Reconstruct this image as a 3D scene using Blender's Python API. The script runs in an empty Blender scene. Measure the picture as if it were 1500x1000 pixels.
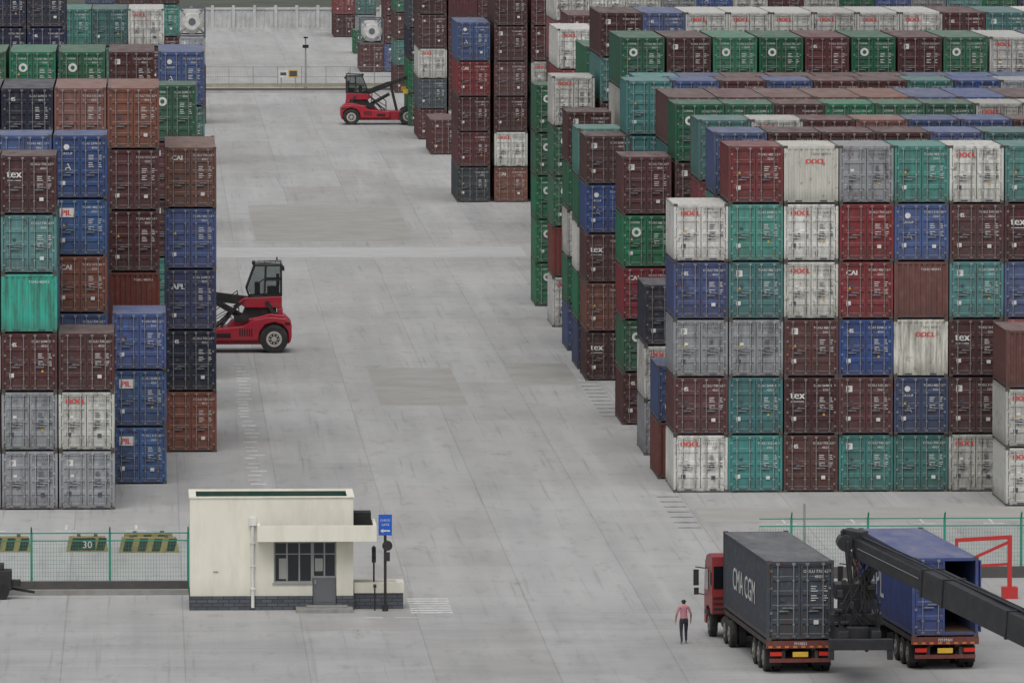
import bpy, math, random
from mathutils import Vector, Matrix
random.seed(11)
scene=bpy.context.scene
COL=scene.collection

# ------------------------------------------------------------------ mesh builder
class MB:
    def __init__(s): s.v=[]; s.f=[]; s.m=[]
    def face(s,pts,m=0):
        b=len(s.v); s.v+= [tuple(p) for p in pts]; s.f.append(tuple(range(b,b+len(pts)))); s.m.append(m)
    def box(s,x0,x1,y0,y1,z0,z1,m=0,M=None):
        b=len(s.v)
        c=[(x0,y0,z0),(x1,y0,z0),(x1,y1,z0),(x0,y1,z0),(x0,y0,z1),(x1,y0,z1),(x1,y1,z1),(x0,y1,z1)]
        if M is not None: c=[tuple(M@Vector(p)) for p in c]
        s.v+=c
        for q in ((3,2,1,0),(4,5,6,7),(0,1,5,4),(1,2,6,5),(2,3,7,6),(3,0,4,7)):
            s.f.append(tuple(b+i for i in q)); s.m.append(m)
    def beam(s,p0,p1,w,h,m=0,w1=None,h1=None,up=(0,0,1)):
        p0=Vector(p0);p1=Vector(p1);d=(p1-p0).normalized();u=Vector(up)
        if abs(d.dot(u))>.98:u=Vector((0,1,0))
        r=d.cross(u).normalized();u=r.cross(d).normalized()
        w1=w if w1 is None else w1;h1=h if h1 is None else h1
        b=len(s.v)
        for p,ww,hh in((p0,w,h),(p1,w1,h1)):
            for a,c in((-1,-1),(1,-1),(1,1),(-1,1)):
                s.v.append(tuple(p+r*(a*ww/2)+u*(c*hh/2)))
        for q in ((0,1,2,3),(7,6,5,4),(0,4,5,1),(1,5,6,2),(2,6,7,3),(3,7,4,0)):
            s.f.append(tuple(b+i for i in q)); s.m.append(m)
    def cyl(s,p0,p1,r,m=0,seg=16,r1=None,m2=None):
        p0=Vector(p0);p1=Vector(p1);d=(p1-p0).normalized();u=Vector((0,0,1))
        if abs(d.dot(u))>.98:u=Vector((0,1,0))
        a=d.cross(u).normalized();c=a.cross(d).normalized();r1=r if r1 is None else r1
        b=len(s.v)
        for p,rr in((p0,r),(p1,r1)):
            for i in range(seg):
                t=2*math.pi*i/seg
                s.v.append(tuple(p+a*(rr*math.cos(t))+c*(rr*math.sin(t))))
        for i in range(seg):
            j=(i+1)%seg
            s.f.append((b+i,b+j,b+seg+j,b+seg+i)); s.m.append(m)
        s.f.append(tuple(b+i for i in reversed(range(seg)))); s.m.append(m if m2 is None else m2)
        s.f.append(tuple(b+seg+i for i in range(seg))); s.m.append(m if m2 is None else m2)
    def prof(s,pts,y0,y1,m=0):
        """profile in xz extruded along y"""
        n=len(pts);b=len(s.v)
        s.v+=[(p[0],y0,p[1]) for p in pts]+[(p[0],y1,p[1]) for p in pts]
        for i in range(n):
            j=(i+1)%n; s.f.append((b+i,b+j,b+n+j,b+n+i)); s.m.append(m)
        s.f.append(tuple(b+i for i in reversed(range(n)))); s.m.append(m)
        s.f.append(tuple(b+n+i for i in range(n))); s.m.append(m)
    def text(s,body,fn,size,m=0,align='L'):
        v,f,w=textgeo(body); b=len(s.v); off=0 if align=='L' else (-w*size/2 if align=='C' else -w*size)
        s.v+=[fn(p[0]*size+off,p[1]*size) for p in v]
        for q in f: s.f.append(tuple(b+i for i in q)); s.m.append(m)
    def mesh(s,name,mats):
        me=bpy.data.meshes.new(name); me.from_pydata(s.v,[],s.f)
        for a in mats: me.materials.append(a)
        me.polygons.foreach_set('material_index',s.m); me.update(); return me
    def obj(s,name,mats,parent=None,bevel=0,loc=None,rot=None,smooth=False):
        o=bpy.data.objects.new(name,s.mesh(name,mats)); COL.objects.link(o)
        if parent: o.parent=parent
        if loc: o.location=loc
        if rot: o.rotation_euler=rot
        if bevel:
            k=o.modifiers.new('bevel','BEVEL');k.width=bevel;k.segments=2;k.limit_method='ANGLE';k.angle_limit=math.radians(40)
        if smooth:
            for p in o.data.polygons:p.use_smooth=True
        return o
_tc={}
def textgeo(body):
    if body in _tc: return _tc[body]
    cu=bpy.data.curves.new('t','FONT');cu.body=body;cu.resolution_u=2;cu.size=1.0
    o=bpy.data.objects.new('t',cu);COL.objects.link(o)
    dg=bpy.context.evaluated_depsgraph_get();me=bpy.data.meshes.new_from_object(o.evaluated_get(dg))
    v=[(q.co.x,q.co.y) for q in me.vertices];f=[tuple(p.vertices) for p in me.polygons]
    w=max([a[0] for a in v]) if v else 0
    bpy.data.objects.remove(o);bpy.data.curves.remove(cu);bpy.data.meshes.remove(me)
    _tc[body]=(v,f,w);return _tc[body]
def empty(name,loc=(0,0,0),rz=0):
    e=bpy.data.objects.new(name,None);COL.objects.link(e);e.location=loc;e.rotation_euler=(0,0,rz);e.empty_display_size=.3;return e

# ------------------------------------------------------------------ materials
class NT:
    def __init__(s,name):
        s.mat=bpy.data.materials.new(name);s.mat.use_nodes=True;s.t=s.mat.node_tree;s.t.nodes.clear()
        s.out=s.n('ShaderNodeOutputMaterial');s.b=s.n('ShaderNodeBsdfPrincipled');s.l(s.b.outputs[0],s.out.inputs[0])
    def n(s,k,**kw):
        a=s.t.nodes.new(k)
        for q,w in kw.items():setattr(a,q,w)
        return a
    def l(s,a,b):s.t.links.new(a,b)
    def val(s,i,x):
        if hasattr(x,'is_output'):s.l(x,i)
        else:i.default_value=x
    def math(s,op,a,b=None,c=None,clamp=False):
        k=s.n('ShaderNodeMath',operation=op);k.use_clamp=clamp;s.val(k.inputs[0],a)
        if b is not None:s.val(k.inputs[1],b)
        if c is not None:s.val(k.inputs[2],c)
        return k.outputs[0]
    def vm(s,op,a,b=None):
        k=s.n('ShaderNodeVectorMath',operation=op);s.val(k.inputs[0],a)
        if b is not None:s.val(k.inputs[1],b)
        return k.outputs[0]
    def noise(s,vec,scale,detail=3,rough=.55):
        k=s.n('ShaderNodeTexNoise');s.l(vec,k.inputs['Vector']);k.inputs['Scale'].default_value=scale
        k.inputs['Detail'].default_value=min(detail,3);k.inputs['Roughness'].default_value=rough;return k.outputs['Fac']
    def ramp(s,x,a,b,lo=0,hi=1):
        k=s.n('ShaderNodeMapRange');s.val(k.inputs[0],x)
        k.inputs[1].default_value=a;k.inputs[2].default_value=b;k.inputs[3].default_value=lo;k.inputs[4].default_value=hi;return k.outputs[0]
    def mix(s,f,a,b,mode='MIX'):
        k=s.n('ShaderNodeMix',data_type='RGBA',blend_type=mode);s.val(k.inputs[0],f)
        for i,x in((6,a),(7,b)):
            if hasattr(x,'is_output'):s.l(x,k.inputs[i])
            else:k.inputs[i].default_value=(*x,1) if len(x)==3 else x
        return k.outputs[2]
def simple(name,col,rough=.6,dirt=.25,metal=0,scale=2.0,dirtcol=(.12,.10,.085)):
    t=NT(name);tc=t.n('ShaderNodeTexCoord')
    n=t.noise(tc.outputs['Object'],scale,3,.7)
    c=t.mix(t.ramp(n,.38,.72,0,dirt),col,dirtcol)
    t.l(c,t.b.inputs['Base Color']);t.b.inputs['Roughness'].default_value=rough;t.b.inputs['Metallic'].default_value=metal
    return t.mat

def container_paint(name,lighten=0.0):
    t=NT(name);tc=t.n('ShaderNodeTexCoord');oi=t.n('ShaderNodeObjectInfo')
    rnd=oi.outputs['Random'];off=t.n('ShaderNodeCombineXYZ');s=t.math('MULTIPLY',rnd,97.0)
    for i in range(3):t.l(s,off.inputs[i])
    P=t.vm('ADD',tc.outputs['Object'],off.outputs[0])
    base=oi.outputs['Color']
    hs=t.n('ShaderNodeHueSaturation');t.l(base,hs.inputs['Color'])
    t.l(t.ramp(rnd,0,1,.72,1.22),hs.inputs['Value'])
    r2=t.math('FRACT',t.math('MULTIPLY',rnd,13.7));t.l(t.ramp(r2,0,1,.70,.98),hs.inputs['Saturation'])
    c=hs.outputs[0]
    if lighten:c=t.mix(lighten,c,(.45,.45,.44))
    # vertical grime streaks, per-container amount
    Ps=t.vm('MULTIPLY',P,(4.2,4.2,.5))
    n1=t.noise(Ps,1.0,3,.7)
    r3=t.math('FRACT',t.math('MULTIPLY',rnd,41.3))
    c=t.mix(t.math('MULTIPLY',t.ramp(n1,.40,.68,0,1),t.ramp(r3,0,1,.18,.70)),c,(.062,.050,.044))
    # faded patches and rust blotches share one texture
    n3=t.noise(t.vm('MULTIPLY',P,(1.3,1.3,.8)),3.0,3,.75)
    c=t.mix(t.ramp(n3,.30,.48,.16,0),c,(.27,.26,.25))
    c=t.mix(t.math('MULTIPLY',t.ramp(n3,.58,.69,0,.85),t.ramp(r2,0,1,1.0,.45)),c,(.105,.045,.028))
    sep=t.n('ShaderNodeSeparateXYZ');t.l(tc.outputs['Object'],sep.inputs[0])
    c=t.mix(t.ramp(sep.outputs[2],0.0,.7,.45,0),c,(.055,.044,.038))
    g=t.n('ShaderNodeNewGeometry');gs=t.n('ShaderNodeSeparateXYZ');t.l(g.outputs['Normal'],gs.inputs[0])
    up=t.ramp(gs.outputs[2],.6,.9,0,1)
    n4=t.noise(t.vm('MULTIPLY',P,(1,.25,1)),1.6,3,.7)
    dust=t.math('MULTIPLY',up,t.ramp(n4,.3,.7,.12,.45))
    c=t.mix(dust,c,(.34,.33,.32))
    t.l(c,t.b.inputs['Base Color']);t.b.inputs['Roughness'].default_value=.6
    t.b.inputs['Specular IOR Level'].default_value=.28
    return t.mat
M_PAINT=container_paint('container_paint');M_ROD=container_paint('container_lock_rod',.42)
M_GASK=simple('rubber_gasket_and_rod_shade',(.012,.012,.013),.8,.1)
M_WH=simple('marking_white',(.70,.70,.68),.6,.4)
M_DK=simple('marking_dark',(.05,.06,.09),.6,.3)
M_RD=simple('marking_red',(.62,.03,.03),.6,.25)
M_YL=simple('marking_yellow',(.65,.40,.04),.6,.3)
M_WOOD=simple('container_floor_wood',(.12,.07,.04),.8,.4)
M_CAST=simple('corner_casting_steel',(.07,.062,.058),.7,.5)
CM=[M_PAINT,M_ROD,M_GASK,M_WH,M_DK,M_RD,M_YL,M_WOOD,M_CAST]

# ------------------------------------------------------------------ containers
W=2.438
_cc={}
def corr_y(mb,x,y0,y1,z0,z1,depth,sgn,m=0,per=.278):
    n=max(1,round((y1-y0)/per));p=(y1-y0)/n;pts=[]
    for i in range(n):
        a=y0+i*p
        pts+=[(a,0),(a+p*.27,0),(a+p*.5,depth),(a+p*.77,depth)]
    pts.append((y1,0))
    for (a,da),(b,db) in zip(pts,pts[1:]):
        q=[(x+sgn*da,a,z0),(x+sgn*db,b,z0),(x+sgn*db,b,z1),(x+sgn*da,a,z1)]
        mb.face(q if sgn<0 else q[::-1],m)
def boldtext(mb,body,x,z,size,m,y):
    # painted logo: a few overlapping stencil passes give heavy strokes (each pass 1 mm proud of the last)
    for i,(dx,dz) in enumerate(((0,0),(.015,0),(.028,0))):
        yy=y-.0012*i
        mb.text(body,lambda a,b,dx=dx,dz=dz,yy=yy:(x+a+dx,yy,z+b+dz),size,m)
def container_mesh(L,H,end,logo,mark,var):
    key=(L,H,end,logo,mark,var)
    if key in _cc:return _cc[key]
    mb=MB();rnd=random.Random(int(L*100+H*10+var*7))
    pw=.11
    for x in(0,W-pw):
        for y in(0,L-pw):mb.box(x,x+pw,y,y+pw,.1,H-.1,0)
    for x0,x1 in((-.003,.165),(W-.165,W+.003)):
        for y0,y1 in((-.003,.18),(L-.18,L+.003)):
            for z0,z1 in((0,.118),(H-.118,H)):
                mb.box(x0,x1,y0,y1,z0,z1,8)
    for x0,x1 in((.012,.07),(W-.07,W-.012)):
        mb.box(x0,x1,.18,L-.18,.06,.17,0);mb.box(x0,x1,.18,L-.18,H-.10,H-.03,0)
    for y0,y1 in((.01,.11),(L-.11,L-.01)):
        mb.box(.165,W-.165,y0,y1,.055,.16,0);mb.box(.165,W-.165,y0,y1,H-.14,H-.03,0)
    for xx in(.5,1.62):mb.box(xx,xx+.32,.004,.012,.075,.15,4)
    corr_y(mb,.022,.11,L-.11,.16,H-.09,.036,1,0)
    corr_y(mb,W-.022,.11,L-.11,.16,H-.09,.036,-1,0)
    # roof, corrugated across
    n=round((L-.4)/.21);p=(L-.22)/n;pts=[]
    for i in range(n):
        a=.11+i*p;pts+=[(a,0),(a+p*.4,0),(a+p*.55,-.02),(a+p*.85,-.02)]
    pts.append((L-.11,0))
    for (a,da),(b,db) in zip(pts,pts[1:]):
        mb.face([(.07,a,H-.034+da),(W-.07,a,H-.034+da),(W-.07,b,H-.034+db),(.07,b,H-.034+db)],0)
    mb.face([(.07,.11,.12),(W-.07,.11,.12),(W-.07,L-.11,.12),(.07,L-.11,.12)],7)
    # closed far end
    def endwall(y,sgn):
        n=9;p=(W-2*pw)/n;pts=[]
        for i in range(n):
            a=pw+i*p;pts+=[(a,0),(a+p*.27,0),(a+p*.5,.045),(a+p*.77,.045)]
        pts.append((W-pw,0))
        for (a,da),(b,db) in zip(pts,pts[1:]):
            q=[(a,y+sgn*da,.15),(b,y+sgn*db,.15),(b,y+sgn*db,H-.13),(a,y+sgn*da,H-.13)]
            mb.face(q if sgn>0 else q[::-1],0)
    endwall(L-.02,-1)
    zt=H-.14;zb=.16;mk=mark
    def leaf(x0,x1,m0=0):
        nb=4 if H<2.7 else 5
        edge=.07
        mb.box(x0,x0+edge,.028,.075,zb,zt,0);mb.box(x1-edge,x1,.028,.075,zb,zt,0)
        h=(zt-zb)/nb
        prof=[(zb,0)]
        for i in range(nb):
            a=zb+i*h;prof+=[(a+h*.14,0),(a+h*.2,.035),(a+h*.8,.035),(a+h*.86,0)]
        prof.append((zt,0))
        for (a,da),(b,db) in zip(prof,prof[1:]):
            mb.face([(x0+edge,.032+da,a),(x1-edge,.032+da,a),(x1-edge,.032+db,b),(x0+edge,.032+db,b)],0)
        w=x1-x0
        for fx in(.24,.78) if x0<1 else (.22,.76):
            rx=x0+w*fx
            mb.cyl((rx,-.010,zb-.05),(rx,-.010,zt+.05),.024,1,6)
            mb.box(rx+.03,rx+.05,.026,.0275,zb+.03,zt-.03,2)  # dark strip beside each lock rod: its shadow line put in as colour
            for zz in(zb-.06,zt-.03):mb.box(rx-.06,rx+.06,-.035,.026,zz,zz+.09,1)
            for zz in(.55,1.25,H-.75):mb.box(rx-.045,rx+.045,-.025,.026,zz,zz+.06,1)
            hx=rx+.04 if fx<.5 else rx-.40
            zz=1.05 if fx<.5 else 1.16
            mb.box(hx,hx+.36,-.035,.004,zz,zz+.04,1)
            mb.box(hx+.05,hx+.16,.004,.03,zz-.05,zz+.10,4)
        for zz in(.32,.95,H-1.05,H-.42):
            if x0<1:mb.box(x0-.05,x0+.06,.002,.026,zz,zz+.09,1)
            else:mb.box(x1-.06,x1+.05,.002,.026,zz,zz+.09,1)
    def T(x,z,y=.022):
        return lambda a,b:(x+a,y,z+b)
    mid=W/2
    if end in('door','open'):
        leaf(pw+.025,mid-.016)
        if end=='door':
            leaf(mid+.016,W-pw-.025)
            mb.box(mid-.015,mid+.015,.035,.06,zb,zt,2)
        else:
            # right leaf folded back along the outside of the right wall
            mb.box(W+.05,W+.10,-.02,1.12,zb,zt,0)
            for yy in(.3,.85):mb.cyl((W+.13,yy,zb),(W+.13,yy,zt),.02,1,6)
        mb.box(pw,pw+.022,.035,.06,zb,zt,2)
        if end=='door':
            mb.box(W-pw-.022,W-pw,.035,.06,zb,zt,2)
            ids=['TGHU 482913','OOLU 730562','CAIU 269805','TCKU 315740'][var%4]
            mb.text(ids,T(mid+.10,H-.44),.15,mk);mb.text(['22G1','45G1','42G1'][var%3],T(mid+.52,H-.63),.14,mk)
            z=H-.95
            for i in range(7):
                w=rnd.uniform(.20,.34)
                if i!=3:
                    mb.box(mid+.38,mid+.38+w*.8,.016,.022,z,z+.03,mk);mb.box(mid+.80,mid+.80+w*.6,.016,.022,z,z+.03,mk)
                z-=.085
            if var%2:mb.box(mid+.48,mid+.66,.016,.022,.58,.74,3 if mk==3 else 4)
            if var==0:mb.face([(.42,.018,H-1.25),(.56,.018,H-1.25),(.49,.018,H-1.12)],6)
            if var==2:mb.face([(mid+.5,.018,z-.2),(mid+.64,.018,z-.2),(mid+.57,.018,z-.07)],6)
            mb.box(.5,.66,.016,.022,1.42,1.54,4 if mk!=4 else 3)
            if var!=1:mb.box(.34,.54,.016,.022,.62,.80,mk)
    else:
        endwall(.015,1)
        mb.text('TGHU 482913',T(1.2,H-.42,.008),.15,mk)
    y=.018
    if logo=='OOCL':
        boldtext(mb,'OOCL',.28 if end=='door' else .95,H-.52 if end=='door' else H-.80,.31,5,y if end=='door' else .008)
    elif logo=='tex':
        boldtext(mb,'tex',.26,H-.98,.50,3,y)
        mb.box(.3,.9,.016,.022,H-1.12,H-1.09,3)
    elif logo=='CAI':boldtext(mb,'CAI',.31,H-.62,.32,3,y)
    elif logo=='PIL':
        mb.box(.30,1.0,.024,.027,H-.84,H-.42,3);boldtext(mb,'PIL',.36,H-.76,.36,5,.020)
    elif logo=='APL':boldtext(mb,'APL',.30,H-.95,.38,3,y)
    elif logo=='ring':
        mb.cyl((.72,.01,H-.85),(.72,.022,H-.85),.23,3,20);mb.cyl((.72,.004,H-.85),(.72,.009,H-.85),.11,0,14)
        mb.text('CHINA',T(.42,H-.42),.15,3)
    elif logo=='box':
        mb.box(.34,.62,.016,.022,H-.68,H-.40,3);mb.text('F',T(.40,H-.65,.012),.28,4)
    elif logo=='A':
        mb.text('A',T(.52,H-1.6),.44,3);mb.cyl((.60,.01,H-.55),(.60,.022,H-.55),.13,3,14);mb.text('GROUP',T(.36,H-.9),.15,3)
    elif logo=='word':boldtext(mb,'HS',.34,H-.62,.26,3,y)
    me=mb.mesh('container_mesh',CM);_cc[key]=me;return me
PAL={'m':(.096,.027,.029),'M':(.086,.024,.027),'w':(.57,.57,.53),'W':(.55,.54,.48),'t':(.046,.205,.190),'T':(.025,.37,.29),
     'g':(.006,.150,.068),'b':(.022,.070,.235),'n':(.015,.023,.062),'r':(.25,.020,.030),'R':(.150,.030,.021),'s':(.30,.32,.345),
     'o':(.195,.058,.036),'P':(.022,.085,.26),'A':(.014,.030,.135),'C':(.22,.020,.030),'d':(.050,.070,.085),'O':(.195,.060,.038)}
LOGO={'M':'tex','w':'OOCL','W':'OOCL','g':'ring','P':'PIL','A':'APL','C':'CAI','O':'CAI'}
def put(x,d,z,L,H,code,fill=False):
    c=PAL[code]
    logo=LOGO.get(code)
    if logo is None:logo={'m':['box','word','','box'],'s':['box','box','',''],'b':['A','A','','word'],'t':['','box','',''],'n':['','word'],'r':['','CAI'],'o':['','CAI']}.get(code,[''])
    if isinstance(logo,list):logo=random.choice(logo)
    end='plain' if code in'WTR' or (fill and random.random()<.08) else 'door'
    if end=='plain' and code!='W':logo=''
    mark=4 if code in'wWs' else 3
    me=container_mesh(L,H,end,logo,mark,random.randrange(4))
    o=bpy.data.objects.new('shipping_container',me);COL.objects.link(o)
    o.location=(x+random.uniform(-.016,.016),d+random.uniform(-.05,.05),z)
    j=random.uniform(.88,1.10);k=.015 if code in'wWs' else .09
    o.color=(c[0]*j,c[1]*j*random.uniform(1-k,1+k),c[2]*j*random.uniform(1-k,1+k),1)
    return o
FILL='mmmmMMgttwwsbbnoOrRCPW'
def stack(x,d,L,tiers,H=2.591):
    """tiers bottom to top; '?' random"""
    z=.006
    for i,c in enumerate(tiers):
        h=H[i] if isinstance(H,(list,tuple)) else H
        fill=c=='?'
        if fill:c=random.choice(FILL)
        put(x,d,z,L,h,c,fill);z+=h+.006
HC=2.896;ST=2.591;S=6.058;F40=12.192
# ---- right block, front bay (door ends towards the camera)
X0=23.57;P=2.484
for k,s in enumerate(['wmsbw','ttsttr','mMmwwW','tmbCrs','tbWRbt','wmMtmw','wwrbMt','tmwsgm']):stack(X0+k*P,391.0,S,s)
stack(37.80,383.3,S,'wwR');stack(37.80+P,383.3,S,'wmb')
def bay(d,L,tops,H,x1,pitch=P):
    n=int(((1500-215)*d/12800+2-x1)/pitch)+1
    hs=H
    for k in range(n):
        top=tops[k] if k<len(tops) else random.choice('mmggbtwsrn')
        stack(x1+k*pitch,d,L,'?'*(len(hs)-1)+top,hs)
# left-most column of each bay
stack(23.30,398.4,S,'Rb')
stack(23.45,411.8,S,'swn',[ST,ST,HC])
stack(23.40,430.5,S,'mgrgm',[ST,ST,ST,ST,HC])
stack(23.10,460.8,S,'MoMbm')
stack(23.10,469.5,S,'bgwgt')
stack(23.25,484.0,S,'bgwgm',[ST,ST,ST,ST,HC])
stack(23.35,504.0,S,'wRggw',[HC]*5)
stack(23.20,523.0,S,'ggggg',[ST,ST,ST,ST,HC])
H6=[ST]*6;H6c=[ST]*5+[HC]
bay(398.4,S,'bmmmbtb',H6c,25.85)
bay(411.8,S,'twmobbmw',H6c,26.0)
bay(418.6,S,'owmobbmw',H6,26.4)
bay(430.5,S,'ggmgggwwnms',H6c,26.0)
bay(446.5,F40,'mmooobbmt',H6,26.7)
bay(460.8,S,'tbmbmmtb',H6c,25.25)
bay(469.0,F40,'tbmmmmbbb',H6,26.5)
bay(484.0,F40,'gmggmgmgwbnt',[HC]*6,26.2,pitch=2.57)
bay(504.0,F40,'mbwwwwwwmtws',[ST]*7,26.1)
bay(523.0,F40,'gwwbbwswwwmm',H6,26.2)
bay(556.0,F40,'wsmtwwbnw',H6,26.1)
bay(585.0,F40,'mwwwsww',H6,28.2)
bay(606.0,F40,'wwwsbwm',[HC]*6,28.2)
# ---- right far blocks
stack(22.8,643.9,F40,'dmmrb',[ST,ST,ST,ST,HC]);stack(25.54,643.9,F40,'owmmmm');stack(28.28,643.9,F40,'mbwwmm')
for k in range(4):stack(31.0+k*2.74,643.9,F40,'??????')
stack(23.3,720,F40,'m',[HC])
stack(23.15,748,F40,'mdwmm',[ST,ST,ST,HC,HC])
for k in range(5):stack(25.75+k*P,748,F40,'??mm??')
stack(23.1,775,F40,'ggndnn',[HC]*6)
for k in range(4):stack(25.6+k*P,775,F40,'??????')
stack(24.0,850,F40,'mtmgtt');stack(26.5,850,F40,'mtmgtt')
stack(22.0,905,F40,'m',[HC]);stack(24.5,905,F40,'bmm',[HC]*3)
stack(21.6,1015,F40,'mrm');stack(24.1,1015,F40,'stm');stack(22.6,960,S,'g')
# ---- left block
stack(-3.95,383.3,S,'swm');stack(-6.45,383.3,S,'ssmTtM');stack(-8.95,383.3,S,'smwtbm')
stack(-3.95,389.9,S,'ms');stack(-6.45,389.9,S,'mstbt');stack(-8.95,389.9,S,'mstbt')
stack(-1.63,396.6,S,'PPb')
stack(-4.30,396.6,S,'mmbOPb',H6c);stack(-6.8,396.6,S,'mmbmbb',H6c);stack(-9.3,396.6,S,'mmbmbb',H6c)
stack(-4.30,404.2,S,'mmbbb');stack(-6.8,404.2,S,'mmbmb');stack(-9.3,404.2,S,'mmtsb');stack(-1.7,404.2,S,'mn')
stack(.80,414.6,F40,'onAbO',[HC]*5)
for k,s in enumerate(['mbRmmo','mbtgmo','mmstmn','tmbwmn']):stack(-1.90-k*2.5,412.5,F40,s,[HC]*6)
stack(0.0,440,S,'mbtmmg',[ST,ST,ST,HC,HC,HC])
for k in range(4):stack(-2.6-k*2.5,440,S,'?????',[HC]*5)
for k,s in enumerate(['mbmbtb','mmmtmm','mmgmgg','mmgmgg','mmwgmg']):stack(.56-k*2.62,462,F40,s,[HC]*6)
for k,s in enumerate(['mmswmw','mmtmtt','mmtmtt','mmtmmt']):stack(-1.3-k*2.5,600,F40,s)
for k in range(3):stack(-7.7-k*2.5,560,F40,'mmbnnnn')
stack(0.1,700,F40,'mtmmtm');stack(-2.5,700,F40,'mtmmtm');stack(-5,700,F40,'mtmmtb')
stack(2.75,780,S,'mms')
for k in range(3):stack(.2-2.5*k,800,F40,'mtbmtm')

# ---- tank containers
M_TANK=simple('tank_shell_white',(.60,.60,.58),.45,.35)
M_FRAME=simple('tank_frame_grey',(.10,.12,.14),.6,.4)
def tank_container(x,d,z):
    e=empty('tank_container',(x,d,z));mb=MB();H=2.591;L=6.058
    for a in(0,W-.12):
        for b in(0,L-.12):mb.box(a,a+.12,b,b+.12,0,H,0)
    for a in(0,W-.1):
        for c in(.003,H-.123):mb.box(a,a+.1,.12,L-.12,c,c+.12,0)
    for b in(0,L-.1):
        for c in(.003,H-.123):mb.box(.12,W-.12,b,b+.1,c,c+.12,0)
        mb.beam((.1,b+.05,.1),(.7,b+.05,.8),.08,.08,0);mb.beam((W-.1,b+.05,.1),(W-.7,b+.05,.8),.08,.08,0)
        mb.beam((.1,b+.05,H-.1),(.6,b+.05,H-.7),.08,.08,0);mb.beam((W-.1,b+.05,H-.1),(W-.6,b+.05,H-.7),.08,.08,0)
    mb.obj('frame',[M_FRAME],e)
    t=MB();c=(W/2,0,H/2+.02)
    t.cyl((c[0],.35,c[2]),(c[0],L-.35,c[2]),1.08,0,32)
    t.cyl((c[0],.16,c[2]),(c[0],.348,c[2]),.72,0,32,r1=1.06)
    t.cyl((c[0],L-.348,c[2]),(c[0],L-.16,c[2]),1.06,0,32,r1=.72)
    t.cyl((c[0],.10,c[2]),(c[0],.155,c[2]),.32,1,20)
    t.obj('tank_shell',[M_TANK,M_FRAME],e)
tank_container(2.75,780,3*2.597+.01)
tank_container(22.0,905,2.91)

# ------------------------------------------------------------------ ground
def ground_mat():
    t=NT('concrete_yard');g=t.n('ShaderNodeNewGeometry');Pp=g.outputs['Position']
    sp=t.n('ShaderNodeSeparateXYZ');t.l(Pp,sp.inputs[0]);X=sp.outputs[0];Y=sp.outputs[1]
    def cell(wx,wy,ox,oy):
        a=t.math('DIVIDE',t.math('ADD',X,ox),wx);b=t.math('DIVIDE',t.math('ADD',Y,oy),wy)
        c=t.n('ShaderNodeCombineXYZ');t.l(t.math('FLOOR',a),c.inputs[0]);t.l(t.math('FLOOR',b),c.inputs[1])
        w=t.n('ShaderNodeTexWhiteNoise',noise_dimensions='3D');t.l(c.outputs[0],w.inputs['Vector'])
        return a,b,w.outputs['Value']
    _,_,big=cell(4.5,26.0,3.2,8.0)
    a,b,sm=cell(4.5,6.5,3.2,8.0)
    _,_,mid=cell(9.0,52.0,3.2,21.0)
    base=t.mix(t.ramp(big,0,1),(.355,.353,.348),(.425,.425,.423))
    base=t.mix(t.ramp(sm,0,1,0,.25),base,(.46,.46,.455))
    base=t.mix(t.ramp(mid,.5,1,0,.35),base,(.335,.325,.31))
    base=t.mix(t.math('MULTIPLY',t.math('GREATER_THAN',big,.87),.40),base,(.285,.268,.243))
    # worn wheel paths along the aisle
    n=t.noise(t.vm('MULTIPLY',Pp,(.60,.014,1)),1.0,3,.65)
    base=t.mix(t.ramp(n,.42,.66,0,.36),base,(.27,.27,.272))
    base=t.mix(t.ramp(n,.30,.42,.35,0),base,(.50,.50,.50))
    n=t.noise(t.vm('MULTIPLY',Pp,(.20,.05,1)),1.0,3,.7)
    base=t.mix(t.ramp(n,.42,.68,0,.38),base,(.49,.49,.485))
    base=t.mix(t.ramp(n,.30,.42,.22,0),base,(.25,.245,.24))
    n=t.noise(t.vm('MULTIPLY',Pp,(1.1,.26,1)),1.0,3,.75)
    base=t.mix(t.ramp(n,.54,.70,0,.32),base,(.20,.195,.19))
    base=t.mix(t.ramp(n,.70,.77,0,.5),base,(.07,.07,.07))
    # narrow rubber streaks left by turning tyres
    n=t.noise(t.vm('MULTIPLY',Pp,(3.4,.045,1)),1.0,3,.6)
    base=t.mix(t.ramp(n,.60,.70,0,.30),base,(.16,.16,.16))
    nr=t.noise(t.vm('MULTIPLY',Pp,(.10,.22,1)),1.0,3,.7)
    fg=t.math('MULTIPLY',t.ramp(Y,335,343,1,0),t.ramp(nr,.36,.66,.10,.48))
    base=t.mix(fg,base,(.24,.24,.243))
    # joints
    fx=t.math('ABSOLUTE',t.math('SUBTRACT',t.math('FRACT',a),.5));fy=t.math('ABSOLUTE',t.math('SUBTRACT',t.math('FRACT',b),.5))
    jx=t.ramp(fx,.4915,.4965,0,1);jy=t.ramp(fy,.488,.494,0,.7)
    j=t.math('MAXIMUM',jx,jy)
    base=t.mix(t.math('MULTIPLY',j,t.ramp(nr,.3,.7,.16,.46)),base,(.14,.135,.13))
    t.l(base,t.b.inputs['Base Color']);t.b.inputs['Roughness'].default_value=.78;t.b.inputs['Specular IOR Level'].default_value=.22
    return t.mat
g=MB();g.face([(-1500,-300,0),(1800,-300,0),(1800,6000,0),(-1500,6000,0)],0);g.obj('ground',[ground_mat()])

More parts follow.
